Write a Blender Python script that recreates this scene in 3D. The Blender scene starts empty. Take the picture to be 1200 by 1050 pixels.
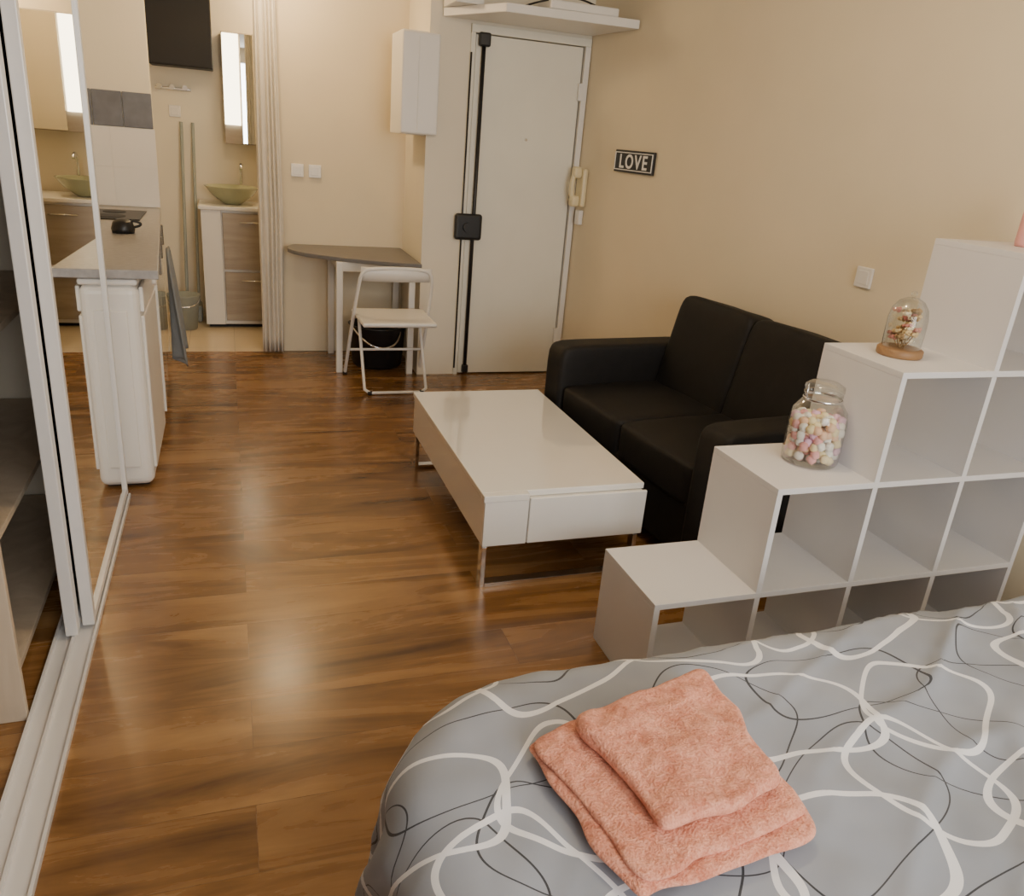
import bpy, bmesh, math, random
from math import sin, cos, pi, radians
from mathutils import Vector, Matrix, noise
random.seed(7)
SC=bpy.context.scene
COL=SC.collection

# ---------------------------------------------------------------- materials
def nm(name):
    m=bpy.data.materials.new(name);m.use_nodes=True
    nt=m.node_tree;b=nt.nodes['Principled BSDF'];return m,nt,b
def N(nt,t,**k):
    n=nt.nodes.new(t)
    for a,v in k.items(): setattr(n,a,v)
    return n
def pos(nt,scale=(1,1,1)):
    g=N(nt,'ShaderNodeNewGeometry');mp=N(nt,'ShaderNodeMapping')
    mp.inputs['Scale'].default_value=scale
    nt.links.new(g.outputs['Position'],mp.inputs['Vector']);return mp.outputs[0]
def ramp(nt,fac,stops):
    r=N(nt,'ShaderNodeValToRGB');e=r.color_ramp.elements
    while len(e)<len(stops): e.new(.5)
    for i,(p,c) in enumerate(stops):
        e[i].position=p;e[i].color=(*c,1)
    nt.links.new(fac,r.inputs[0]);return r.outputs[0]
def mat(name,col,rough=.5,metal=0,var=.06,vs=6,bump=0,bs=80,coat=0,spec=None):
    m,nt,b=nm(name)
    n=N(nt,'ShaderNodeTexNoise');n.inputs['Scale'].default_value=vs;n.inputs['Detail'].default_value=4
    nt.links.new(pos(nt),n.inputs['Vector'])
    lo=tuple(max(0,c*(1-var)) for c in col);hi=tuple(min(1,c*(1+var)) for c in col)
    nt.links.new(ramp(nt,n.outputs[0],[(.3,lo),(.7,hi)]),b.inputs['Base Color'])
    b.inputs['Roughness'].default_value=rough;b.inputs['Metallic'].default_value=metal
    b.inputs['Coat Weight'].default_value=coat;b.inputs['Coat Roughness'].default_value=.06
    if spec is not None: b.inputs['Specular IOR Level'].default_value=spec
    if bump:
        n2=N(nt,'ShaderNodeTexNoise');n2.inputs['Scale'].default_value=bs;n2.inputs['Detail'].default_value=3
        nt.links.new(pos(nt),n2.inputs['Vector'])
        bp=N(nt,'ShaderNodeBump');bp.inputs['Strength'].default_value=bump;bp.inputs['Distance'].default_value=.01
        nt.links.new(n2.outputs[0],bp.inputs['Height']);nt.links.new(bp.outputs[0],b.inputs['Normal'])
    return m
def emis(name,col,st):
    m,nt,b=nm(name);b.inputs['Emission Color'].default_value=(*col,1);b.inputs['Emission Strength'].default_value=st
    b.inputs['Base Color'].default_value=(*col,1);return m
def glass(name,tint=(.95,.97,.95)):
    m,nt,b=nm(name);nt.nodes.remove(b);o=nt.nodes['Material Output']
    t=N(nt,'ShaderNodeBsdfTransparent');t.inputs[0].default_value=(*tint,1)
    g=N(nt,'ShaderNodeBsdfGlossy');g.inputs['Roughness'].default_value=.04
    lw=N(nt,'ShaderNodeLayerWeight');lw.inputs[0].default_value=.35
    mx=N(nt,'ShaderNodeMixShader')
    nt.links.new(lw.outputs['Facing'],mx.inputs[0]);nt.links.new(t.outputs[0],mx.inputs[1]);nt.links.new(g.outputs[0],mx.inputs[2])
    nt.links.new(mx.outputs[0],o.inputs[0]);return m
def wood(name,dark,mid,light,rough=.3,axis=0,plank=None,coat=.0):
    m,nt,b=nm(name)
    sc=[9,9,9];sc[axis]=.9
    if plank: sc=[1.0,6,6]
    p=pos(nt,tuple(sc))
    n=N(nt,'ShaderNodeTexNoise');n.inputs['Scale'].default_value=1.0;n.inputs['Detail'].default_value=7;n.inputs['Roughness'].default_value=.60;n.inputs['Distortion'].default_value=1.3
    nt.links.new(p,n.inputs['Vector'])
    fac=n.outputs[0]
    if plank:
        br=N(nt,'ShaderNodeTexBrick');br.offset=.37
        br.inputs['Color1'].default_value=(.0,.0,.0,1);br.inputs['Color2'].default_value=(1,1,1,1)
        br.inputs['Mortar'].default_value=(.5,.5,.5,1);br.inputs['Scale'].default_value=1
        br.inputs['Mortar Size'].default_value=.0010;br.inputs['Brick Width'].default_value=plank[0];br.inputs['Row Height'].default_value=plank[1];br.inputs['Bias'].default_value=0
        nt.links.new(pos(nt),br.inputs['Vector'])
        g=N(nt,'ShaderNodeVectorMath',operation='MULTIPLY_ADD');g.inputs[1].default_value=(7,13,5)
        nt.links.new(br.outputs['Color'],g.inputs[0]);nt.links.new(p,g.inputs[2]);nt.links.new(g.outputs[0],n.inputs['Vector'])
        big=N(nt,'ShaderNodeMath',operation='MULTIPLY_ADD');big.inputs[1].default_value=.08
        sp=N(nt,'ShaderNodeSeparateColor');nt.links.new(br.outputs['Color'],sp.inputs[0])
        s2=N(nt,'ShaderNodeMath',operation='SUBTRACT');s2.inputs[1].default_value=.04
        nt.links.new(sp.outputs[0],big.inputs[0]);nt.links.new(n.outputs[0],big.inputs[2]);nt.links.new(big.outputs[0],s2.inputs[0])
        fac=s2.outputs[0]
    c=ramp(nt,fac,[(.25,dark),(.5,mid),(.75,light)])
    if plank:
        mx=N(nt,'ShaderNodeMix',data_type='RGBA');mx.inputs[7].default_value=(.06,.028,.012,1)
        k=N(nt,'ShaderNodeMath',operation='MULTIPLY');k.inputs[1].default_value=.5
        nt.links.new(br.outputs['Fac'],k.inputs[0]);nt.links.new(k.outputs[0],mx.inputs[0]);nt.links.new(c,mx.inputs[6]);c=mx.outputs[2]
        rn=N(nt,'ShaderNodeMapRange');rn.inputs[3].default_value=rough-.04;rn.inputs[4].default_value=rough+.08
        nt.links.new(n.outputs[0],rn.inputs[0]);nt.links.new(rn.outputs[0],b.inputs['Roughness'])
    else: b.inputs['Roughness'].default_value=rough
    nt.links.new(c,b.inputs['Base Color']);b.inputs['Coat Weight'].default_value=coat;b.inputs['Coat Roughness'].default_value=.2
    return m
def tiles(name,c1,c2,mortar,w,h,rough=.3):
    m,nt,b=nm(name)
    g=N(nt,'ShaderNodeNewGeometry');vec=g.outputs['Position']
    br=N(nt,'ShaderNodeTexBrick');br.offset=0
    br.inputs['Color1'].default_value=(*c1,1);br.inputs['Color2'].default_value=(*c2,1);br.inputs['Mortar'].default_value=(*mortar,1)
    br.inputs['Scale'].default_value=1;br.inputs['Mortar Size'].default_value=.002;br.inputs['Brick Width'].default_value=w;br.inputs['Row Height'].default_value=h
    nt.links.new(vec,br.inputs['Vector']);nt.links.new(br.outputs[0],b.inputs['Base Color']);b.inputs['Roughness'].default_value=rough
    return m

M_wall=mat('wall_paint',(.76,.665,.49),.85,var=.03,vs=2,bump=.05,bs=120)
M_wallw=mat('white_wall_paint',(.81,.75,.62),.8,var=.02,vs=2)
M_ceil=mat('ceiling_paint',(.82,.78,.70),.9,var=.02)
M_floor=wood('laminate',(.072,.030,.009),(.245,.120,.037),(.43,.245,.095),.25,0,(1.25,.19),.25)
M_tile=tiles('floor_tile',(.62,.52,.36),(.68,.57,.41),(.4,.34,.25),.3,.3,.3)
M_white=mat('white_satin',(.80,.78,.74),.38,var=.015)
M_shelf=mat('white_melamine',(.72,.71,.71),.45,var=.015)
M_gloss=mat('white_gloss',(.84,.82,.77),.08,var=.01,coat=1)
M_door=mat('door_paint',(.82,.80,.70),.5,var=.03,vs=3)
M_black=mat('black_metal',(.012,.012,.013),.4,var=.1)
M_leather=mat('black_upholstery',(.0080,.0072,.0072),.62,var=.2,vs=20,bump=.15,bs=280,spec=.35)
M_chrome=mat('chrome',(.75,.75,.76),.12,1,var=.02)
M_alu=mat('white_aluminium',(.76,.75,.74),.35,.1,var=.02)
M_mirror=mat('mirror',(.86,.87,.86),.015,1,var=.0)
M_grey=mat('grey_laminate',(.17,.165,.165),.4,var=.06,vs=15)
M_oak=wood('light_oak',(.46,.37,.27),(.56,.46,.34),(.64,.54,.42),.5,2)
M_gwood=wood('grey_wood',(.25,.21,.17),(.36,.31,.25),(.46,.40,.33),.45,0)
M_counter=mat('grey_worktop',(.34,.33,.33),.35,var=.12,vs=40)
M_dark=mat('dark_grey',(.022,.021,.022),.55,var=.05,spec=.3)
M_curtain=mat('curtain_fabric',(.72,.67,.58),.9,var=.04,vs=10,bump=.1,bs=200)
M_teal=mat('grey_green_plastic',(.33,.36,.33),.45)
M_bowl=mat('olive_glass',(.42,.44,.28),.15,var=.05,coat=.5)
M_ivory=mat('ivory_plastic',(.80,.70,.45),.4,var=.03)
M_wplast=mat('white_plastic',(.82,.80,.76),.35,var=.01)
M_cork=wood('base_wood',(.20,.11,.05),(.32,.18,.08),(.42,.26,.13),.5,0)
M_glass=glass('clear_glass')
M_bluetile=mat('blue_grey_tile',(.16,.17,.20),.3,var=.15,vs=12)
M_pink=mat('pink_wax',(.75,.38,.36),.5)
M_cloth=mat('grey_cloth',(.24,.26,.275),.95,var=.1,bump=.3,bs=150)
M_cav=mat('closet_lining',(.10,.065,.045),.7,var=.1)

# ---------------------------------------------------------------- helpers
def link(me,name,m,smooth=False):
    ob=bpy.data.objects.new(name,me);COL.objects.link(ob)
    if m is not None and not me.materials: me.materials.append(m)
    if smooth:
        for p in me.polygons:p.use_smooth=True
    return ob
def box(name,x0,x1,y0,y1,z0,z1,m,bev=0,seg=2):
    bm=bmesh.new();bmesh.ops.create_cube(bm,size=1)
    c=Vector(((x0+x1)/2,(y0+y1)/2,(z0+z1)/2));d=(x1-x0,y1-y0,z1-z0)
    for v in bm.verts: v.co=Vector((v.co.x*d[0],v.co.y*d[1],v.co.z*d[2]))
    if bev: bmesh.ops.bevel(bm,geom=bm.edges[:],offset=min(bev,min(d)*.45),segments=seg,affect='EDGES',profile=.5)
    me=bpy.data.meshes.new(name);bm.to_mesh(me);bm.free()
    ob=link(me,name,m);ob.location=c
    return ob
def prism(name,pts,z0,z1,m,bev=0):
    bm=bmesh.new();vs=[bm.verts.new((p[0],p[1],z0)) for p in pts];f=bm.faces.new(vs)
    r=bmesh.ops.extrude_face_region(bm,geom=[f])
    for v in [g for g in r['geom'] if isinstance(g,bmesh.types.BMVert)]: v.co.z=z1
    bmesh.ops.recalc_face_normals(bm,faces=bm.faces[:])
    if bev:bmesh.ops.bevel(bm,geom=bm.edges[:],offset=bev,segments=2,affect='EDGES',profile=.5)
    me=bpy.data.meshes.new(name);bm.to_mesh(me);bm.free();return link(me,name,m)
def cyl(name,c,r,h,m,axis='Z',r2=None,seg=32,smooth=True):
    bm=bmesh.new();bmesh.ops.create_cone(bm,cap_ends=True,segments=seg,radius1=r,radius2=r if r2 is None else r2,depth=h)
    me=bpy.data.meshes.new(name)
    if axis=='X':bmesh.ops.rotate(bm,matrix=Matrix.Rotation(pi/2,3,'Y'),verts=bm.verts)
    if axis=='Y':bmesh.ops.rotate(bm,matrix=Matrix.Rotation(-pi/2,3,'X'),verts=bm.verts)
    bm.to_mesh(me);bm.free();ob=link(me,name,m);ob.location=c
    if smooth:
        for p in me.polygons:p.use_smooth=len(p.vertices)==4
    return ob
def lathe(name,prof,c,m,seg=40,smooth=True):
    bm=bmesh.new();rings=[]
    for r,z in prof:
        rings.append([bm.verts.new((r*cos(2*pi*i/seg),r*sin(2*pi*i/seg),z)) for i in range(seg)])
    for a,b in zip(rings,rings[1:]):
        for i in range(seg):
            j=(i+1)%seg;bm.faces.new((a[i],a[j],b[j],b[i]))
    bmesh.ops.remove_doubles(bm,verts=bm.verts,dist=1e-5)
    me=bpy.data.meshes.new(name);bm.to_mesh(me);bm.free();ob=link(me,name,m,smooth);ob.location=c;return ob
def tube(name,pts,r,m,cyclic=False,smooth=True,kind='POLY'):
    cu=bpy.data.curves.new(name,'CURVE');cu.dimensions='3D';cu.bevel_depth=r;cu.bevel_resolution=4;cu.use_fill_caps=True
    if kind=='POLY':
        s=cu.splines.new('POLY');s.points.add(len(pts)-1)
        for i,p in enumerate(pts): s.points[i].co=(*p,1)
    else:
        s=cu.splines.new('NURBS');s.points.add(len(pts)-1);s.order_u=3;s.use_endpoint_u=not cyclic;s.resolution_u=8
        for i,p in enumerate(pts): s.points[i].co=(*p,1)
    s.use_cyclic_u=cyclic
    o=bpy.data.objects.new(name,cu);COL.objects.link(o);bpy.context.view_layer.update()
    me=bpy.data.meshes.new_from_object(o.evaluated_get(bpy.context.evaluated_depsgraph_get()))
    bpy.data.objects.remove(o);me.materials.clear();return link(me,name,m,smooth)
def soft(name,c,d,m,n=7,puff=0,div=10,wr=0):
    """rounded cushion: superellipsoid box with puffed faces"""
    bm=bmesh.new();bmesh.ops.create_cube(bm,size=2)
    bmesh.ops.subdivide_edges(bm,edges=bm.edges[:],cuts=div,use_grid_fill=True)
    for v in bm.verts:
        x,y,z=v.co;q=[sin(t*pi/2)if abs(t)<1 else t for t in (x,y,z)]
        r=(abs(q[0])**n+abs(q[1])**n+abs(q[2])**n)**(1/n)
        p=Vector((q[0]/r,q[1]/r,q[2]/r))
        k=1+puff*(1-min(1,abs(p.x))**2*.99)*(1-min(1,abs(p.y))**2*.99) if abs(z)>.99 else 1
        p=Vector((p.x*d[0]/2,p.y*d[1]/2,p.z*d[2]/2*k))
        if wr: p+=Vector((0,0,1))*wr*noise.noise(Vector(c)*3+p*7)
        v.co=p
    me=bpy.data.meshes.new(name);bm.to_mesh(me);bm.free();ob=link(me,name,m,True);ob.location=c;return ob
def group(name,parts,loc=None,rot=0):
    e=bpy.data.objects.new(name,None);COL.objects.link(e);e.empty_display_size=.1
    if loc is None:
        bpy.context.view_layer.update()
        mn=Vector((9e9,)*3);mx=-mn
        for p in parts:
            for b in p.bound_box:
                w=p.matrix_basis@Vector(b)
                for i in range(3): mn[i]=min(mn[i],w[i]);mx[i]=max(mx[i],w[i])
        loc=((mn.x+mx.x)/2,(mn.y+mx.y)/2,mn.z)
        for p in parts:
            p.parent=e;p.location=Vector(p.location)-Vector(loc)
    else:
        for p in parts:p.parent=e
    e.location=loc;e.rotation_euler=(0,0,rot);return e

# ---------------------------------------------------------------- room shell
H=2.5
WX=lambda y:2.13+.102*(5.03-y)        # face of the slightly angled right wall
WA=math.atan(.102)
box('floor',-1.15,3.0,-1.75,5.60,-.06,0,M_floor)
box('floor_bathroom',-1.15,1.2,5.60,6.85,-.06,.002,M_tile)
box('ceiling',-1.15,3.0,-1.75,6.85,H,H+.06,M_ceil)
prism('wall_right',[(WX(5.7),5.7),(WX(-1.75),-1.75),(3.05,-1.75),(3.05,5.7)],0,H,M_wall)
box('wall_left',-1.15,-1.10,-1.75,3.31,0,H,M_cav)
box('wall_kitchen',-1.15,-.90,3.36,6.85,0,H,M_wallw)
box('wall_closet_end',-1.10,-.47,3.31,3.355,0,H,M_wallw)
box('wall_back_left',-.90,-.41,5.60,5.68,0,H,M_wallw)
box('wall_back',.24,1.13,5.60,5.68,0,H,M_wall)
box('wall_lintel',-.41,.24,5.60,5.68,2.32,H,M_wallw)
box('wall_pier',1.13,1.372,5.00,5.68,0,H,M_wallw)
box('wall_above_door',1.372,WX(5.0)+.0,5.00,5.1,2.10,H,M_wallw)
box('wall_behind_door',1.372,2.13,5.12,5.2,0,2.10,M_dark)
box('wall_bathroom_back',-.90,.75,6.78,6.85,0,H,M_wallw)
box('wall_bathroom_right',.70,.75,5.68,6.78,0,H,M_wallw)
# window wall behind the viewer
box('wall_front_left',-1.10,.1,-1.75,-1.65,0,H,M_wall)
box('wall_front_right',2.1,2.85,-1.75,-1.65,0,H,M_wall)
box('wall_front_bottom',.1,2.1,-1.75,-1.65,0,.9,M_wall)
box('wall_front_top',.1,2.1,-1.75,-1.65,2.3,H,M_wall)
fr=[box('frame_l',.1,.15,-1.74,-1.68,.9,2.3,M_white),box('frame_r',2.05,2.1,-1.74,-1.68,.9,2.3,M_white),box('frame_m',1.07,1.13,-1.74,-1.68,.9,2.3,M_white),
 box('frame_b',.15,2.05,-1.74,-1.68,.9,.95,M_white),box('frame_t',.15,2.05,-1.74,-1.68,2.25,2.3,M_white)]
group('window_1',fr)

# entrance door
D=[]
D.append(box('leaf',1.405,2.085,5.00,5.045,.008,2.05,M_door,.004))
D.append(box('frame_top',1.375,2.13,4.985,5.06,2.055,2.10,M_door,.004))
D.append(box('frame_left',1.372,1.40,4.985,5.06,0,2.055,M_door,.003))
D.append(box('frame_right',2.093,2.128,4.98,5.06,0,2.055,M_white,.003))
D.append(cyl('lock_rod',(1.448,4.975,1.03),.012,2.0,M_black))
D.append(cyl('edge_gap_line',(1.375,4.978,1.0),.0055,1.9,M_black))  # thin black bar added to draw the dark gap at the door edge
D.append(box('lock_body',1.325,1.50,4.945,4.985,.885,1.045,M_black,.02,3))
D.append(cyl('lock_knob',(1.40,4.935,.965),.028,.03,M_black,'Y'))
D.append(box('lock_top_fitting',1.415,1.485,4.955,4.99,1.985,2.06,M_black,.01))
D.append(box('lock_bottom_fitting',1.43,1.468,4.96,4.99,.02,.07,M_black,.004))
D.append(cyl('peephole',(1.76,4.995,1.5),.008,.012,M_chrome,'Y'))
D.append(box('hinge_top',2.07,2.10,4.975,5.0,1.75,1.85,M_white,.004))
D.append(box('hinge_bottom',2.07,2.10,4.975,5.0,.22,.32,M_white,.004))
group('door_1',D)

# boxy shelf above the door
OS=[prism('board',[(1.20,4.985),(1.42,4.5),(WX(4.46)-.012,4.46),(WX(4.98)-.012,4.985)],2.115,2.16,M_white,.004),
    box('side_box',1.20,1.36,4.72,4.985,2.161,2.44,M_white,.004)]
group('overhead_shelf',OS)
s1=box('tray',1.66,2.06,4.49,4.80,2.161,2.205,M_wplast,.008)
s2=tube('cable',[(1.55,4.6,2.168),(1.7,4.50,2.225),(1.9,4.49,2.22),(2.08,4.6,2.168)],.005,M_black,kind='NURBS')
group('storage_tray',[s1,s2])

# electrical panel
E=[box('body',.975,1.125,5.0,5.33,1.475,2.03,M_wplast,.006),box('cover',.965,1.185,4.945,4.998,1.48,2.02,M_wplast,.01),
 box('cover_ridge',1.06,1.066,4.942,4.948,1.50,2.0,M_white,.002)]
group('electrical_panel',E)
# intercom handset
def wallpt(y,z,off=0): # point at distance off in front of right wall
    return (WX(y)-off*cos(WA),y-off*sin(WA),z)
I=[box('base_plate',-.035,0,-.045,.045,1.13,1.36,M_ivory,.012),soft('ear_piece',(-.062,0,1.335),(.055,.06,.07),M_ivory,4),soft('mouth_piece',(-.062,0,1.165),(.055,.06,.07),M_ivory,4),
 tube('grip',[(-.07,0,1.34),(-.085,0,1.30),(-.088,0,1.25),(-.085,0,1.20),(-.07,0,1.165)],.017,M_ivory,kind='NURBS'),
 box('lower_box',-.03,0,-.03,.03,1.02,1.11,M_wplast,.006)]
p=wallpt(4.90,0,.003);group('intercom_handset',I,p,WA)

# LOVE sign
S=[box('panel',-.018,0,-.20,.20,-.060,.060,M_black,.003)]
for i,(a,b_) in enumerate([(.044,.049),(-.049,-.044)]): S.append(box('rail_%d'%i,-.021,-.016,-.194,.194,a,b_,M_wplast))
for i,yy in enumerate((-.196,.190)): S.append(box('edge_%d'%i,-.021,-.016,yy,yy+.006,-.049,.049,M_wplast))
cu=bpy.data.curves.new('t','FONT');cu.body='LOVE';cu.size=.105;cu.extrude=.001;cu.offset=.002;cu.align_x='CENTER';cu.space_character=1.25
to=bpy.data.objects.new('t',cu);COL.objects.link(to);bpy.context.view_layer.update()
me=bpy.data.meshes.new_from_object(to.evaluated_get(bpy.context.evaluated_depsgraph_get()));bpy.data.objects.remove(to)
me.transform(Matrix.Translation((-.0195,0,-.036))@Matrix(((0,0,-1,0),(-1,0,0,0),(0,1,0,0),(0,0,0,1))))
me.materials.clear();S.append(link(me,'letters',M_wplast))
group('love_sign',S,wallpt(4.34,1.432,.002),WA)
# sockets
def socket(name,loc,rot=0):
    a=[box('plate',-.012,0,-.04,.04,-.04,.04,M_wplast,.004),box('insert',-.0145,-.010,-.026,.026,-.026,.026,M_white,.003)]
    return group(name,a,loc,rot)
socket('wall_socket',wallpt(2.58,1.10,.001),WA)
socket('wall_switch',(.43,5.599,1.20),pi/2);socket('wall_switch',(.54,5.599,1.20),pi/2)

# ---------------------------------------------------------------- mirror closet (left)
C=[]
def sdoor(px,y0,y1,tag,f=.028):
    t=.022
    C.append(box('mirror_'+tag,px-.006,px+.002,y0+f,y1-.022,.04,2.40,M_mirror))
    C.append(box('stile_near_'+tag,px-t,px+.012,y0,y0+f,.02,2.42,M_alu,.003))
    C.append(box('stile_far_'+tag,px-t,px+.012,y1-.022,y1,.02,2.42,M_alu,.003))
    C.append(box('rail_low_'+tag,px-t,px+.010,y0+f,y1-.022,.02,.045,M_alu,.002))
    C.append(box('rail_top_'+tag,px-t,px+.010,y0+f,y1-.022,2.39,2.42,M_alu,.002))
sdoor(-.452,2.335,3.305,'a')
sdoor(-.490,2.285,3.22,'b',.04)
for i,x in enumerate((-.545,-.497,-.440)):
    C.append(box('track_rib_%d'%i,x,x+.008,-.6,3.305,.0,.018,M_alu,.001))
C.append(box('track_plate',-.545,-.432,-.6,3.305,0,.006,M_alu))
C.append(box('top_track',-.545,-.432,-.6,3.305,2.42,2.499,M_alu))
group('mirror_closet_doors',C)
K=[box('divider',-1.09,-.548,1.945,1.965,.0,2.3,M_oak,.002)]
for i,z in enumerate((.02,.42,.90,1.35,1.8)): K.append(box('shelf_%d'%i,-1.09,-.60,1.967,3.29,z,z+.02,M_oak,.002))
K.append(box('back_board',-1.098,-1.09,1.967,3.29,0,2.3,M_cav))
group('closet_shelving',K)
pts=[(-.60+.035*cos(a),1.62+.035*sin(a),.006+.004*sin(2*a)) for a in [i*2*pi/20 for i in range(19)]]
pts=[(-.66,1.52,.005),(-.63,1.56,.005)]+pts
tube('cable_loop',pts,.003,M_black,kind='NURBS')

# ---------------------------------------------------------------- kitchen
wm=[box('body',-.885,-.345,3.385,3.99,.012,.855,M_white,.035,4),box('top_lid',-.885,-.345,3.38,3.995,.855,.88,M_wplast,.01),
    box('side_panel_press',-.80,-.39,3.374,3.388,.10,.76,M_white,.012,3),
    box('front_panel',-.347,-.333,3.42,3.97,.08,.73,M_white,.006,3),
    box('control_strip',-.347,-.331,3.42,3.97,.745,.845,M_wplast,.006,3),
    cyl('program_knob',(-.325,3.86,.795),.025,.02,M_wplast,'X'),
    box('plinth',-.86,-.37,3.43,3.96,0,.012,M_dark)]
group('washing_machine',wm)
prism('kitchen_worktop',[(-.895,3.36),(-.265,3.36),(-.40,5.59),(-.895,5.59)],.885,.92,M_counter,.004)
kc=[prism('carcass',[(-.89,4.02),(-.345,4.02),(-.425,5.58),(-.89,5.58)],.10,.884,M_white),prism('plinth',[(-.85,4.03),(-.38,4.03),(-.46,5.57),(-.85,5.57)],0,.10,M_white)]
for i in range(3):
    y0=4.03+i*.52;y1=y0+.50;f=lambda y:-.345-(y-4.02)*.0513
    kc.append(prism('door_front_%d'%i,[(f(y0)+.001,y0),(f(y0)+.018,y0),(f(y1)+.018,y1),(f(y1)+.001,y1)],.12,.87,M_gloss,.002))
    kc.append(box('handle_%d'%i,f(y1)+.02,f(y1)+.04,y1-.14,y1-.12,.72,.84,M_chrome,.004))
group('kitchen_cabinet',kc)
group('cooktop',[box('glass_plate',-.80,-.46,4.9,5.35,.921,.928,M_black,.003),cyl('burner_ring',(-.62,5.02,.929),.08,.003,M_dark),cyl('burner_ring_b',(-.62,5.23,.929),.06,.003,M_dark)])
group('kettle',[lathe('pot',[(.0,0),(.05,0),(.054,.02),(.045,.05),(.03,.062),(.0,.066)],(-.49,4.40,.921),M_black),tube('pot_handle',[(-.44,4.40,.95),(-.41,4.40,.955),(-.41,4.40,.975),(-.45,4.40,.978)],.006,M_black,kind='NURBS')])
# backsplash
bs=[box('blue_tile_%d'%i,-.89+i*.163,-.89+i*.163+.158,5.585,5.598,1.38,1.575,M_bluetile,.003) for i in range(3)]
bs+= [box('white_tile_%d_%d'%(i,j),-.89+i*.245,-.89+i*.245+.2445,5.588,5.598,.925+j*.227,.925+j*.227+.2265,M_white,.0006) for i in range(2) for j in range(2)]
group('tile_backsplash',bs)
def cloth(name,x,y0,y1,z0,z1,m,amp=.012,k=3):
    bm=bmesh.new();nu,nv=40,24;g=[]
    for i in range(nu+1):
        r=[]
        for j in range(nv+1):
            u=i/nu;v=j/nv;w=.25+.75*math.sqrt(v)
            zz=z1+(z0-z1)*v*(1-.12*abs(sin(u*5+1)))
            y=(y0+y1)/2+(u-.5)*(y1-y0)*w;r.append(bm.verts.new((x+amp*sin(u*k*2*pi+v*1.3)*(.2+v)+.04*v*(1-v*.3),y,zz)))
        g.append(r)
    for i in range(nu):
        for j in range(nv):bm.faces.new((g[i][j],g[i+1][j],g[i+1][j+1],g[i][j+1]))
    me=bpy.data.meshes.new(name);bm.to_mesh(me);bm.free();o=link(me,name,m,True)
    s=o.modifiers.new('s','SOLIDIFY');s.thickness=.006;return o
cloth('hanging_dish_towel',-.325,4.60,4.95,.14,.80,M_cloth,.030,2.5)

# ---------------------------------------------------------------- bathroom
V=[box('side_panel',-.19,-.055,6.27,6.74,.03,.86,M_white,.003),box('carcass',-.054,.45,6.29,6.74,.03,.86,M_white),box('top',-.205,.47,6.25,6.76,.86,.885,M_white,.004),
 box('plinth_low',-.17,.44,6.32,6.72,.002,.03,M_dark)]
for i,(a,b_) in enumerate([(.06,.42),(.44,.84)]):
    V.append(box('drawer_%d'%i,-.045,.44,6.268,6.289,a,b_,M_gwood,.003));V.append(cyl('handle_%d'%i,(.16,6.255,b_-.06),.006,.18,M_chrome,'X'))
V.append(lathe('basin',[(.0,.0),(.06,.0),(.075,.012),(.14,.06),(.19,.12),(.195,.125),(.185,.125),(.13,.07),(.07,.025),(0,.02)],(.03,6.47,.886),M_bowl))
V.append(tube('tap',[(.10,6.67,.886),(.10,6.67,1.12),(.10,6.64,1.16),(.10,6.56,1.16),(.10,6.54,1.13)],.012,M_chrome,kind='NURBS'))
group('bathroom_vanity',V)
MC=[box('cabinet',-.0,.42,6.62,6.775,1.30,2.04,M_gwood,.003),box('mirror_door',.125,.415,6.608,6.619,1.305,2.035,M_mirror,.002),box('light_panel',.005,.115,6.60,6.619,1.43,2.03,emis('lamp_glow',(1,.88,.62),7),.004)]
group('mirror_cabinet',MC)
group('wall_cupboard',[box('carcass',-.47,-.06,6.48,6.775,1.78,2.45,M_dark,.004),box('door_panel',-.468,-.062,6.46,6.479,1.785,2.445,M_dark,.003)])
hk=[box('rail',-.46,-.22,6.765,6.778,1.63,1.65,M_chrome,.003)]
for i in range(3): hk.append(cyl('knob_%d'%i,(-.43+i*.085,6.745,1.65),.018,.03,M_chrome,'Y'))
group('towel_hooks',hk)
socket('wall_switch',(-.34,6.779,1.49),pi/2)
group('mop_bucket',[lathe('pail',[(.0,0),(.085,0),(.112,.24),(.118,.25),(.108,.25),(.08,.01),(0,.008)],(-.34,6.27,.003),M_teal),
 tube('pail_handle',[(-.45,6.27,.235),(-.44,6.17,.19),(-.34,6.14,.18),(-.24,6.17,.19),(-.225,6.27,.235)],.004,M_chrome,kind='NURBS')])
group('mop',[tube('pole',[(-.33,6.56,.10),(-.30,6.75,1.42)],.012,M_teal),soft('mop_head',(-.33,6.56,.075),(.12,.12,.14),M_cloth,3)])
group('broom',[tube('pole',[(-.245,6.55,.12),(-.222,6.755,1.42)],.011,M_teal),box('head',-.262,-.222,6.45,6.65,.003,.13,M_teal,.015)])
# curtain with pleats
bm=bmesh.new();g=[];nu,nv=140,26
for i in range(nu+1):
    r=[]
    for j in range(nv+1):
        u=i/nu;v=j/nv
        x=.182+u*(.125+.040*v);y=5.535+.012*sin(u*2*pi*5+1.5*sin(v*3)+.8*sin(u*9))*(0.6+.6*v)+.004*sin(u*41+v*4)
        if v>.65: x-=.03*u*(v-.65)/.35
        r.append(bm.verts.new((x,y,2.42+(.02-2.42)*v)))
    g.append(r)
for i in range(nu):
    for j in range(nv):bm.faces.new((g[i][j],g[i+1][j],g[i+1][j+1],g[i][j+1]))
me=bpy.data.meshes.new('cloth');bm.to_mesh(me);bm.free();cl=link(me,'cloth',M_curtain,True);s=cl.modifiers.new('s','SOLIDIFY');s.thickness=.003
rod=cyl('rod',(-.05,5.54,2.43),.01,.70,M_chrome,'X')
group('doorway_curtain',[cl,rod])

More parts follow.
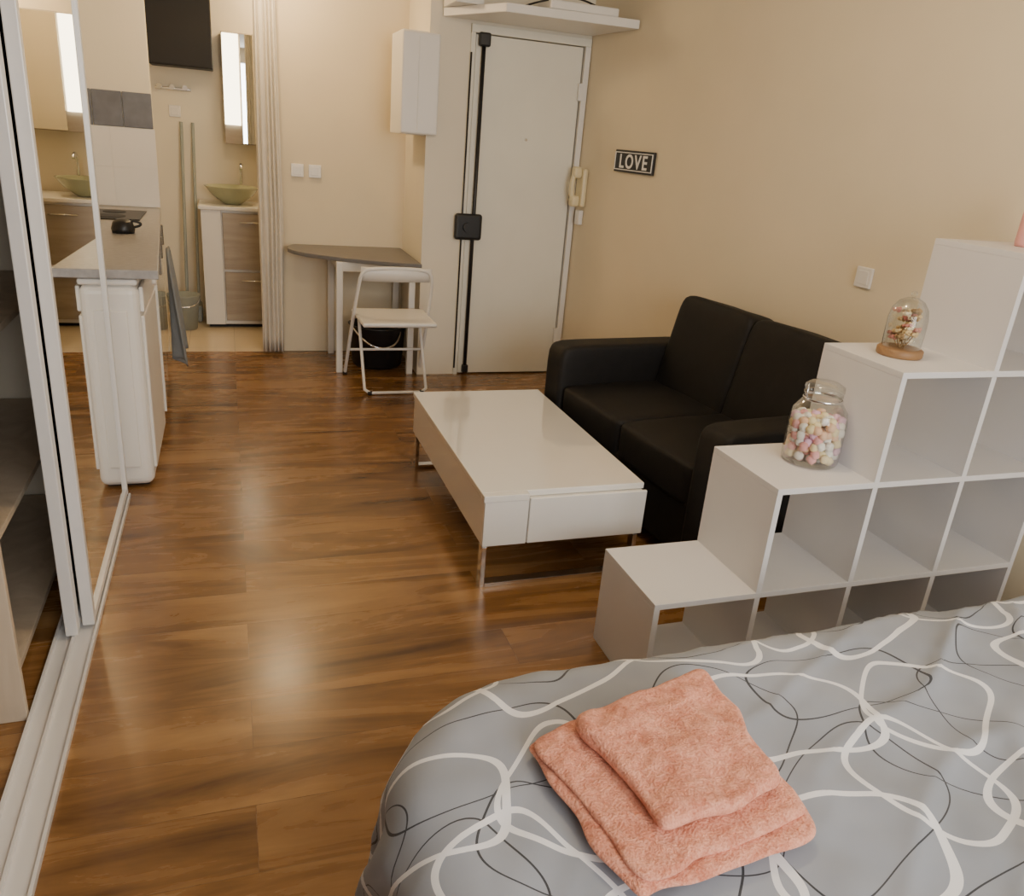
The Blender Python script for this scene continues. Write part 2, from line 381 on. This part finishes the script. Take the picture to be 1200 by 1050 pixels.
# ---------------------------------------------------------------- half-round wall table
front=[(1.115,4.90),(1.0,4.92),(.85,4.97),(.70,5.04),(.56,5.12),(.44,5.21),(.375,5.30),(.345,5.39),(.350,5.49),(.39,5.575)]
T=[prism('top',[(1.115,5.59)]+front[::1]+[(.41,5.59)],.71,.735,M_grey,.004)]
for i,(x,y) in enumerate([(.635,5.08),(.635,5.55),(1.08,5.02),(1.08,5.55)]): T.append(box('leg_%d'%i,x-.02,x+.02,y-.02,y+.02,0,.709,M_white,.004))
T.append(box('apron',.655,1.06,5.07,5.09,.65,.709,M_white));T.append(box('apron_side',.625,.645,5.10,5.53,.65,.709,M_white))
group('half_round_table',T)
tb=[lathe('tub',[(0,0),(.15,0),(.165,.02),(.185,.27),(.195,.28),(.18,.28),(.15,.02),(0,.015)],(.91,5.26,.0),M_black),
    tube('tub_handle',[(.74,5.18,.27),(.78,5.04,.21),(.91,5.01,.16),(1.02,5.04,.21),(1.045,5.18,.27)],.008,M_chrome,kind='NURBS')]
group('black_bucket',tb)

# ---------------------------------------------------------------- folding chair (seen from behind)
ch=[]
xl,xr=.695,1.13
ch.append(tube('front_frame',[(xl-.03,5.03,.012),(xl-.015,4.80,.42),(xl,4.68,.64),(xl+.012,4.655,.715),(xl+.06,4.645,.745),(xr-.06,4.645,.745),(xr-.012,4.655,.715),(xr,4.68,.64),(xr+.01,4.80,.42),(xr+.02,5.03,.012)],.011,M_wplast,kind='NURBS'))
ch.append(tube('rear_frame',[(xl+.03,4.88,.43),(xl+.03,4.60,.03),(xl+.06,4.585,.012),(xr-.06,4.585,.012),(xr-.03,4.60,.03),(xr-.03,4.88,.43)],.010,M_wplast))
ch.append(tube('front_crossbar',[(xl-.012,4.93,.19),(xr+.012,4.93,.19)],.008,M_wplast))
ch.append(box('seat',xl+.0,xr-.0,4.50,4.92,.435,.455,M_wplast,.009,3))
ch.append(tube('seat_rim',[(xl+.01,4.51,.44),(xr-.01,4.51,.44),(xr-.0,4.91,.44),(xl+.0,4.91,.44)],.011,M_wplast,True))
def plate(name,z0,z1,y,bow):
    bm=bmesh.new();a=[];nn=16
    for i in range(nn+1):
        u=i/nn;x=xl+.008+u*(xr-xl-.016);yy=y-bow*(1-(2*u-1)**2);a.append((bm.verts.new((x,yy,z0)),bm.verts.new((x,yy-.02,z1))))
    for p_,q_ in zip(a,a[1:]):bm.faces.new((p_[0],q_[0],q_[1],p_[1]))
    me=bpy.data.meshes.new(name);bm.to_mesh(me);bm.free();o=link(me,name,M_wplast,True);s=o.modifiers.new('s','SOLIDIFY');s.thickness=.012;return o
ch.append(plate('back_rest',.665,.745,4.675,.02))
for i,(x,y) in enumerate([(xl-.03,5.03),(xr+.02,5.03),(xl+.06,4.585),(xr-.06,4.585)]): ch.append(cyl('foot_%d'%i,(x,y,.011),.014,.022,M_dark))
group('folding_chair',ch)

# ---------------------------------------------------------------- coffee table
ct=[box('body',.785,1.40,2.352,3.505,.165,.337,M_gloss,.004),box('top',.78,1.405,2.372,3.51,.338,.362,M_gloss,.003),
    box('top_end_strip',.78,.945,2.34,2.3715,.338,.362,M_gloss,.002),box('end_left',.785,.945,2.342,2.3515,.168,.337,M_gloss,.001),
    box('drawer_front',.949,1.403,2.338,2.3505,.170,.345,M_gloss,.003)]
def sled(y,t):
    z=.164
    return [box('leg_l_'+t,.786,.786+.018,y,y+.04,0,z,M_chrome,.002),box('leg_r_'+t,1.375,1.393,y,y+.04,0,z,M_chrome,.002),box('bar_'+t,.804,1.375,y,y+.04,0,.018,M_chrome,.002)]
ct+=sled(2.345,'near')+sled(3.44,'far')
group('coffee_table',ct)

# ---------------------------------------------------------------- sofa (local frame: +x to wall, -y toward viewer)
so=[]
L_=1.36;aw=.165
so.append(box('base',.02,.80,-L_+.05,-.05,.06,.30,M_leather,.02,3))
so.append(soft('arm_far',(.41,-aw/2,.335),(.82,aw,.57),M_leather,12))
so.append(soft('arm_near',(.41,-L_+aw/2,.335),(.82,aw,.57),M_leather,12))
sw=(L_-2*aw)/2
for i in range(2):
    yc=-aw-sw*(i+.5)
    so.append(soft('seat_cushion_%d'%i,(.325,yc,.355),(.63,sw*1.015,.17),M_leather,14,.05,12,.006))
    b_=soft('back_cushion_%d'%i,(.665,yc,.605),(.20,sw*1.015,.52),M_leather,9,.0,12,.004);b_.rotation_euler=(0,radians(12),0);so.append(b_)
so.append(box('back_frame',.70,.83,-L_+.04,-.04,.07,.72,M_leather,.04,4))
for i,(x,y) in enumerate([(.07,-.09),(.07,-L_+.09),(.76,-.09),(.76,-L_+.09)]): so.append(cyl('foot_%d'%i,(x,y,.031),.022,.062,M_dark))
group('black_sofa',so,(1.425,3.50,0),WA)

# ---------------------------------------------------------------- stepped cube shelf
sh=[];c=.33;t=.018;X0=1.07;Y0,Y1=1.65,1.98
for k in range(5):
    i0=max(0,k-1);sh.append(box('shelf_%d'%k,X0+i0*c,X0+4*c+t,Y0,Y1,max(0,k*c-t*(k>0)),k*c+(t if k==0 else 0),M_shelf,.0012))
for i in range(5):
    for k in range(min(i+1,4)):
        sh.append(box('upright_%d_%d'%(i,k),X0+i*c,X0+i*c+t,Y0+.0005,Y1-.0005,k*c+(t if k==0 else 0),(k+1)*c-t,M_shelf))
group('stepped_cube_shelf',sh)

# ---------------------------------------------------------------- marshmallow jar
jc=(1.638,1.83,.6605);js=.9
def jp(l): return [(r*js*.98,z*.95) for r,z in l]
J=[lathe('glass_body',jp([(0,.001),(.088,.001),(.094,.01),(.095,.06),(.095,.14),(.088,.175),(.068,.20),(.060,.212),(.064,.222),(.064,.228),(.056,.228)]),jc,M_glass,48),
   lathe('lid',jp([(.062,.230),(.066,.238),(.064,.252),(.045,.262),(.02,.266),(0,.266)]),jc,M_glass,48),
   tube('wire_clasp',[(jc[0]-.056,jc[1],jc[2]+.195),(jc[0]-.070,jc[1]-.01,jc[2]+.22),(jc[0]-.060,jc[1],jc[2]+.24)],.0025,M_chrome),
   lathe('wire_ring',jp([(.0635,.206),(.067,.210),(.0635,.214)]),jc,M_chrome)]
cols=[(.85,.42,.42),(.88,.74,.45),(.82,.50,.66),(.90,.86,.80),(.86,.56,.38),(.90,.87,.82)]
mm=[mat('marshmallow_%d'%i,cc,.8,var=.05) for i,cc in enumerate(cols)]
bm=bmesh.new();placed=[]
tries=0
while len(placed)<190 and tries<12000:
    tries+=1;a=random.random()*2*pi;r=.070*math.sqrt(random.random());z=.015+random.random()*.125
    p=Vector((r*cos(a),r*sin(a),z))
    if all((p-q).length>.0172 for q in placed): placed.append(p)
for p in placed:
    n0=len(bm.faces);r=bmesh.ops.create_icosphere(bm,subdivisions=2,radius=.0125)
    R_=Matrix.Rotation(random.random()*6,3,random.choice('XYZ'))
    for v in r['verts']:
        q=v.co/.0125;k=(q.x**4+q.y**4+q.z**4)**.25;q=q/k*.0115;q.z*=1.15;v.co=R_@q+p
    bm.faces.ensure_lookup_table();mi=random.randrange(6)
    for f in bm.faces[n0:]:f.material_index=mi;f.smooth=True
me=bpy.data.meshes.new('marshmallows');bm.to_mesh(me);bm.free()
for m_ in mm:me.materials.append(m_)
o=link(me,'marshmallows',None);o.location=jc;J.append(o)
group('marshmallow_jar',J)

# ---------------------------------------------------------------- glass dome with dried flowers
gc=(1.88,1.83,.9905)
Gd=[lathe('wood_base',[(0,0),(.062,0),(.065,.004),(.065,.02),(.060,.024),(0,.024)],gc,M_cork),
    lathe('glass_dome',[(.054,.025),(.056,.06),(.056,.11),(.050,.14),(.035,.162),(.015,.172),(0,.174)],gc,M_glass,40),
    lathe('dome_knob',[(0,.172),(.006,.176),(.009,.183),(.006,.19),(0,.192)],gc,M_glass,16)]
fc=[(.70,.50,.25),(.60,.25,.20),(.82,.70,.50),(.35,.22,.10)]
fm=[mat('dried_flower_%d'%i,cc,.8,var=.2,vs=60) for i,cc in enumerate(fc)]
for i in range(38):
    a=random.random()*6.28;r=.038*math.sqrt(random.random());z=.035+random.random()*.10
    bm=bmesh.new()
    for k in range(5):
        s=bmesh.ops.create_icosphere(bm,subdivisions=1,radius=.007)
        for v in s['verts']: v.co=Vector((v.co.x*1.2,v.co.y*.7,v.co.z*.9))+Vector((.008*cos(k*1.257),.008*sin(k*1.257),.002*k))
    me=bpy.data.meshes.new('petals_%d'%i);bm.to_mesh(me);bm.free();o=link(me,'petals_%d'%i,fm[i%4],True);o.location=(gc[0]+r*cos(a),gc[1]+r*sin(a),gc[2]+z);Gd.append(o)
    if i%3==0: Gd.append(tube('stem_%d'%i,[(gc[0]+r*.3*cos(a),gc[1]+r*.3*sin(a),gc[2]+.024),(gc[0]+r*cos(a),gc[1]+r*sin(a),gc[2]+z)],.0015,fm[3]))
group('flower_dome',Gd)
group('pink_candle',[lathe('wax',[(0,0),(.035,0),(.037,.01),(.036,.13),(.03,.14),(0,.138)],(2.275,1.84,1.3205),M_pink),cyl('wick',(2.275,1.84,1.466),.0015,.02,M_black)])

# ---------------------------------------------------------------- bed
BX0,BX1,BY0,BY1=.238,2.25,-.85,1.232;RC=.31;BT=.515
def duvetmat():
    m,nt,b=nm('patterned_duvet')
    uv=N(nt,'ShaderNodeUVMap');nz=N(nt,'ShaderNodeTexNoise');nz.inputs['Scale'].default_value=2.6;nz.inputs['Detail'].default_value=0
    nt.links.new(uv.outputs[0],nz.inputs['Vector'])
    sb=N(nt,'ShaderNodeVectorMath',operation='SUBTRACT');sb.inputs[1].default_value=(.5,.5,.5);nt.links.new(nz.outputs['Color'],sb.inputs[0])
    ma=N(nt,'ShaderNodeVectorMath',operation='MULTIPLY_ADD');ma.inputs[1].default_value=(.13,.13,0)
    nt.links.new(sb.outputs[0],ma.inputs[0]);nt.links.new(uv.outputs[0],ma.inputs[2])
    scl=N(nt,'ShaderNodeVectorMath',operation='SCALE');scl.inputs['Scale'].default_value=1.13;nt.links.new(ma.outputs[0],scl.inputs[0]);P=scl.outputs[0]
    TX,TY=.86,.64      # printed repeat
    def ring(cx,cy,a,b_,rot,w):
        s=N(nt,'ShaderNodeVectorMath',operation='SUBTRACT');s.inputs[1].default_value=(cx,cy,0);nt.links.new(P,s.inputs[0])
        wr=N(nt,'ShaderNodeVectorMath',operation='WRAP');wr.inputs[1].default_value=(TX/2,TY/2,1);wr.inputs[2].default_value=(-TX/2,-TY/2,-1);nt.links.new(s.outputs[0],wr.inputs[0])
        r=N(nt,'ShaderNodeVectorRotate',rotation_type='Z_AXIS');r.inputs['Angle'].default_value=rot;nt.links.new(wr.outputs[0],r.inputs[0])
        d=N(nt,'ShaderNodeVectorMath',operation='MULTIPLY');d.inputs[1].default_value=(1/a,1/b_,0);nt.links.new(r.outputs[0],d.inputs[0])
        q=N(nt,'ShaderNodeVectorMath',operation='MULTIPLY');nt.links.new(d.outputs[0],q.inputs[0]);nt.links.new(d.outputs[0],q.inputs[1])
        dd=N(nt,'ShaderNodeVectorMath',operation='DOT_PRODUCT');nt.links.new(q.outputs[0],dd.inputs[0]);nt.links.new(q.outputs[0],dd.inputs[1])
        pw=N(nt,'ShaderNodeMath',operation='POWER');pw.inputs[1].default_value=.25;nt.links.new(dd.outputs['Value'],pw.inputs[0])
        cp=N(nt,'ShaderNodeMath',operation='COMPARE');cp.inputs[1].default_value=1;cp.inputs[2].default_value=w/min(a,b_);nt.links.new(pw.outputs[0],cp.inputs[0]);return cp.outputs[0]
    def mx(l):
        o=l[0]
        for k in l[1:]:
            n=N(nt,'ShaderNodeMath',operation='MAXIMUM');nt.links.new(o,n.inputs[0]);nt.links.new(k,n.inputs[1]);o=n.outputs[0]
        return o
    W=[ring(.14,.14,.165,.115,.4,.0056),ring(.40,.22,.15,.13,1.2,.0056),ring(.68,.12,.19,.10,-.3,.0056),ring(.24,.46,.20,.12,.2,.0056),ring(.58,.42,.13,.16,.7,.0056)]
    B=[ring(.22,.22,.21,.13,-.4,.0014),ring(.56,.26,.22,.12,.6,.0014),ring(.76,.36,.16,.18,.2,.0014),ring(.42,.54,.24,.11,-.1,.0014),ring(.08,.50,.15,.12,.9,.0014)]
    wmask=mx(W);bmask=mx(B)
    fine=N(nt,'ShaderNodeTexNoise');fine.inputs['Scale'].default_value=5;nt.links.new(uv.outputs[0],fine.inputs['Vector'])
    base=ramp(nt,fine.outputs[0],[(.3,(.280,.312,.368)),(.7,(.330,.362,.425))])
    m1=N(nt,'ShaderNodeMix',data_type='RGBA');m1.inputs[7].default_value=(.035,.04,.05,1);nt.links.new(bmask,m1.inputs[0]);nt.links.new(base,m1.inputs[6])
    m2=N(nt,'ShaderNodeMix',data_type='RGBA');m2.inputs[7].default_value=(.82,.84,.88,1);nt.links.new(wmask,m2.inputs[0]);nt.links.new(m1.outputs[2],m2.inputs[6])
    nt.links.new(m2.outputs[2],b.inputs['Base Color']);b.inputs['Roughness'].default_value=.7;b.inputs['Sheen Weight'].default_value=.1
    return m
M_duvet=duvetmat()
def duvet():
    cx,cy=(BX0+BX1)/2,(BY0+BY1)/2;hx,hy=(BX1-BX0)/2,(BY1-BY0)/2
    def sdf(s,t):
        qx=abs(s-cx)-hx+RC;qy=abs(t-cy)-hy+RC
        return math.hypot(max(qx,0),max(qy,0))+min(max(qx,qy),0)-RC
    st=.0125;ext=.47
    ns=int((BX1-BX0+2*ext)/st);nt_=int((BY1-BY0+2*ext)/st)
    bm=bmesh.new();ul=bm.loops.layers.uv.new('UVMap');V={};U={}
    r=.07
    for i in range(ns+1):
        for j in range(nt_+1):
            s=BX0-ext+i*st;t=BY0-ext+j*st;d=sdf(s,t)
            if d>ext-.01: continue
            e=1e-3;gx=(sdf(s+e,t)-sdf(s-e,t))/(2*e);gy=(sdf(s,t+e)-sdf(s,t-e))/(2*e);gl=math.hypot(gx,gy) or 1;gx/=gl;gy/=gl
            q=Vector((s*2.2,t*2.2,0));wr=.010*noise.noise(q)+.008*noise.noise(Vector((s*6+t*2,t*4,3)))+.006*noise.noise(Vector((s*14,t*11,7)))
            rid=1-abs(noise.noise(Vector((s*2.2+5,t*5.2-s*2.4,1))))*2.4
            wr+=.020*max(0,rid)**4*min(1,max(.15,(s-.7)/.8))
            if d<=-.06: p=Vector((s,t,BT+wr))
            else:
                dd=d+.06
                if dd<r*1.6*pi/2:
                    a=dd/(r*1.6);out=-.06+r*1.6*sin(a);dz=r*1.6*(1-cos(a))
                else:
                    k=dd-r*1.6*pi/2;out=-.06+r*1.6+k*.12;dz=r*1.6+k*.985
                fold=.020*min(1,max(0,(d-.05)/.2))*sin((s+t*1.3)*24+3*noise.noise(Vector((s*3,t*3,0))))
                out+=fold+wr*.6
                p=Vector((s-gx*d+gx*out,t-gy*d+gy*out,BT-dz+wr*.6))
                p.z=max(p.z,.012)
            v=bm.verts.new(p);V[i,j]=v;U[v]=(s,t)
    for i in range(ns):
        for j in range(nt_):
            k=[(i,j),(i+1,j),(i+1,j+1),(i,j+1)]
            if all(x in V for x in k):
                f=bm.faces.new([V[x] for x in k]);f.smooth=True
                for l in f.loops:l[ul].uv=U[l.vert]
    me=bpy.data.meshes.new('duvet');bm.to_mesh(me);bm.free();return link(me,'duvet',M_duvet)
bed=[duvet(),box('mattress',BX0+.06,BX1-.06,BY0+.06,BY1-.08,.22,.46,M_wplast,.05,4),box('bed_base',BX0+.08,BX1-.08,BY0+.08,BY1-.1,.06,.215,M_gwood,.01)]
for i,(x,y) in enumerate([(BX0+.15,BY0+.15),(BX1-.15,BY0+.15),(BX0+.15,BY1-.18),(BX1-.15,BY1-.18)]): bed.append(box('bed_leg_%d'%i,x-.03,x+.03,y-.03,y+.03,0,.06,M_gwood))
group('bed',bed)

# ---------------------------------------------------------------- folded towels
m,nt,b=nm('salmon_terry')
n=N(nt,'ShaderNodeTexNoise');n.inputs['Scale'].default_value=240;n.inputs['Detail'].default_value=3
nt.links.new(pos(nt),n.inputs['Vector'])
n3=N(nt,'ShaderNodeTexNoise');n3.inputs['Scale'].default_value=34;n3.inputs['Detail'].default_value=4;n3.inputs['Distortion'].default_value=.8;nt.links.new(pos(nt),n3.inputs['Vector'])
ad=N(nt,'ShaderNodeMath',operation='MULTIPLY_ADD');ad.inputs[1].default_value=.55;nt.links.new(n3.outputs[0],ad.inputs[0]);
h=N(nt,'ShaderNodeMath',operation='MULTIPLY');h.inputs[1].default_value=.45;nt.links.new(n.outputs[0],h.inputs[0]);nt.links.new(h.outputs[0],ad.inputs[2])
nt.links.new(ramp(nt,ad.outputs[0],[(.36,(.56,.185,.11)),(.60,(.86,.40,.275))]),b.inputs['Base Color'])
b.inputs['Roughness'].default_value=.95;b.inputs['Sheen Weight'].default_value=.4;b.inputs['Sheen Tint'].default_value=(1,.72,.58,1)
bp=N(nt,'ShaderNodeBump');bp.inputs['Strength'].default_value=.9;bp.inputs['Distance'].default_value=.009;nt.links.new(ad.outputs[0],bp.inputs['Height']);nt.links.new(bp.outputs[0],b.inputs['Normal'])
M_towel=m
def slab(name,q,z0,th,seed,lump=.006,wav=.014):
    """soft folded layer over quad q (4 corners ccw) with rounded bull-nose edges"""
    nu=64;nv=64;bm=bmesh.new()
    def P(u,v):
        return Vector(q[0])*(1-u)*(1-v)+Vector(q[1])*u*(1-v)+Vector(q[2])*u*v+Vector(q[3])*(1-u)*v
    def side(top):
        g=[]
        for i in range(nu+1):
            r=[]
            for j in range(nv+1):
                a=-1+2*i/nu;b_=-1+2*j/nv;a=sin(a*pi/2);b_=sin(b_*pi/2)
                rr=(abs(a)**14+abs(b_)**14)**(1/14) if (a or b_) else 1
                m_=max(abs(a),abs(b_));k=m_/rr if rr else 1
                u=(a*k+1)/2;v=(b_*k+1)/2;p=P(u,v)
                e=1-max(abs(a),abs(b_));hgt=min(1,e/.10);hgt=math.sqrt(max(0,1-(1-hgt)**2))
                w=lump*noise.noise(Vector((p.x*13,p.y*13,seed)))+.003*noise.noise(Vector((p.x*45,p.y*45,seed)))
                edge=Vector((noise.noise(Vector((p.x*12,p.y*12,seed+5))),noise.noise(Vector((p.x*12,p.y*12,seed+9)))))*wav
                if top: z=z0+th*.5+th*.5*hgt+w*hgt
                else: z=z0+th*.5-th*.5*hgt
                r.append(bm.verts.new((p.x+edge.x,p.y+edge.y,z)))
            g.append(r)
        for i in range(nu):
            for j in range(nv):
                f=(g[i][j],g[i+1][j],g[i+1][j+1],g[i][j+1]);bm.faces.new(f if top else f[::-1])
    side(True);side(False);bmesh.ops.remove_doubles(bm,verts=bm.verts,dist=.0004)
    me=bpy.data.meshes.new(name);bm.to_mesh(me);bm.free();return link(me,name,M_towel,True)
q1=[(.492,.675),(.832,.715),(.850,1.085),(.43,1.005)]
q1b=[(.508,.685),(.822,.735),(.842,1.08),(.442,1.0)]
q2=[(.562,.748),(.805,.775),(.828,1.075),(.520,1.005)]
zb=BT+.014
group('folded_bath_towel',[slab('fold_low',q1,zb,.016,1,lump=.003),slab('fold_top',q1b,zb+.013,.016,2,lump=.003)])
group('folded_hand_towel',[slab('towel_fold',q2,zb+.032,.028,4,lump=.011,wav=.018)])

# ---------------------------------------------------------------- lights
def area(name,loc,rot,sx,sy,p,col):
    l=bpy.data.lights.new(name,'AREA');l.shape='RECTANGLE';l.size=sx;l.size_y=sy;l.energy=p;l.color=col
    o=bpy.data.objects.new(name,l);o.location=loc;o.rotation_euler=rot;COL.objects.link(o);return o
area('window_daylight',(1.1,-1.60,1.6),(radians(90),0,0),1.9,1.35,84,(1,.97,.93))
def lamp(name,x,y,p,r=.09,gl=4,col=(1,.74,.44)):
    g=[cyl('housing',(x,y,H-.018),r+.015,.035,M_white),lathe('diffuser',[(0,-.03),(r*.6,-.026),(r,0)],(x,y,H-.036),emis(name+'_glow',(1,.68,.30),gl))]
    group(name,g)
    l=bpy.data.lights.new(name+'_bulb','POINT');l.energy=p;l.color=col;l.shadow_soft_size=.09
    o=bpy.data.objects.new(name+'_bulb',l);o.location=(x,y,H-.15);COL.objects.link(o)
lamp('ceiling_lamp',.24,5.15,19,.12,17)
lamp('room_ceiling_lamp',1.0,1.9,28,col=(1,.77,.50))
lamp('bathroom_ceiling_lamp',.45,6.45,13,.07)
w=bpy.data.worlds.new('world');SC.world=w;w.use_nodes=True
bg=w.node_tree.nodes['Background'];bg.inputs[0].default_value=(.75,.82,1,1);bg.inputs[1].default_value=1.0

# ---------------------------------------------------------------- camera
yaw,pit,rol=.3534,.3685,-.0861
cy_,sy_=cos(yaw),sin(yaw);cp,sp=cos(pit),sin(pit);cr,sr=cos(rol),sin(rol)
fw=Vector((sy_*cp,cy_*cp,-sp));rt=Vector((cy_,-sy_,0));dn=fw.cross(rt)
r2=cr*rt+sr*dn;d2=-sr*rt+cr*dn
Mx=Matrix.Identity(4)
for i in range(3): Mx[i][0]=r2[i];Mx[i][1]=-d2[i];Mx[i][2]=-fw[i]
Mx[2][3]=1.5
cd=bpy.data.cameras.new('camera');cd.lens=36*935.2/1200;cd.sensor_width=36;cd.sensor_fit='HORIZONTAL';cd.clip_start=.02
co=bpy.data.objects.new('camera',cd);COL.objects.link(co);co.matrix_world=Mx;SC.camera=co
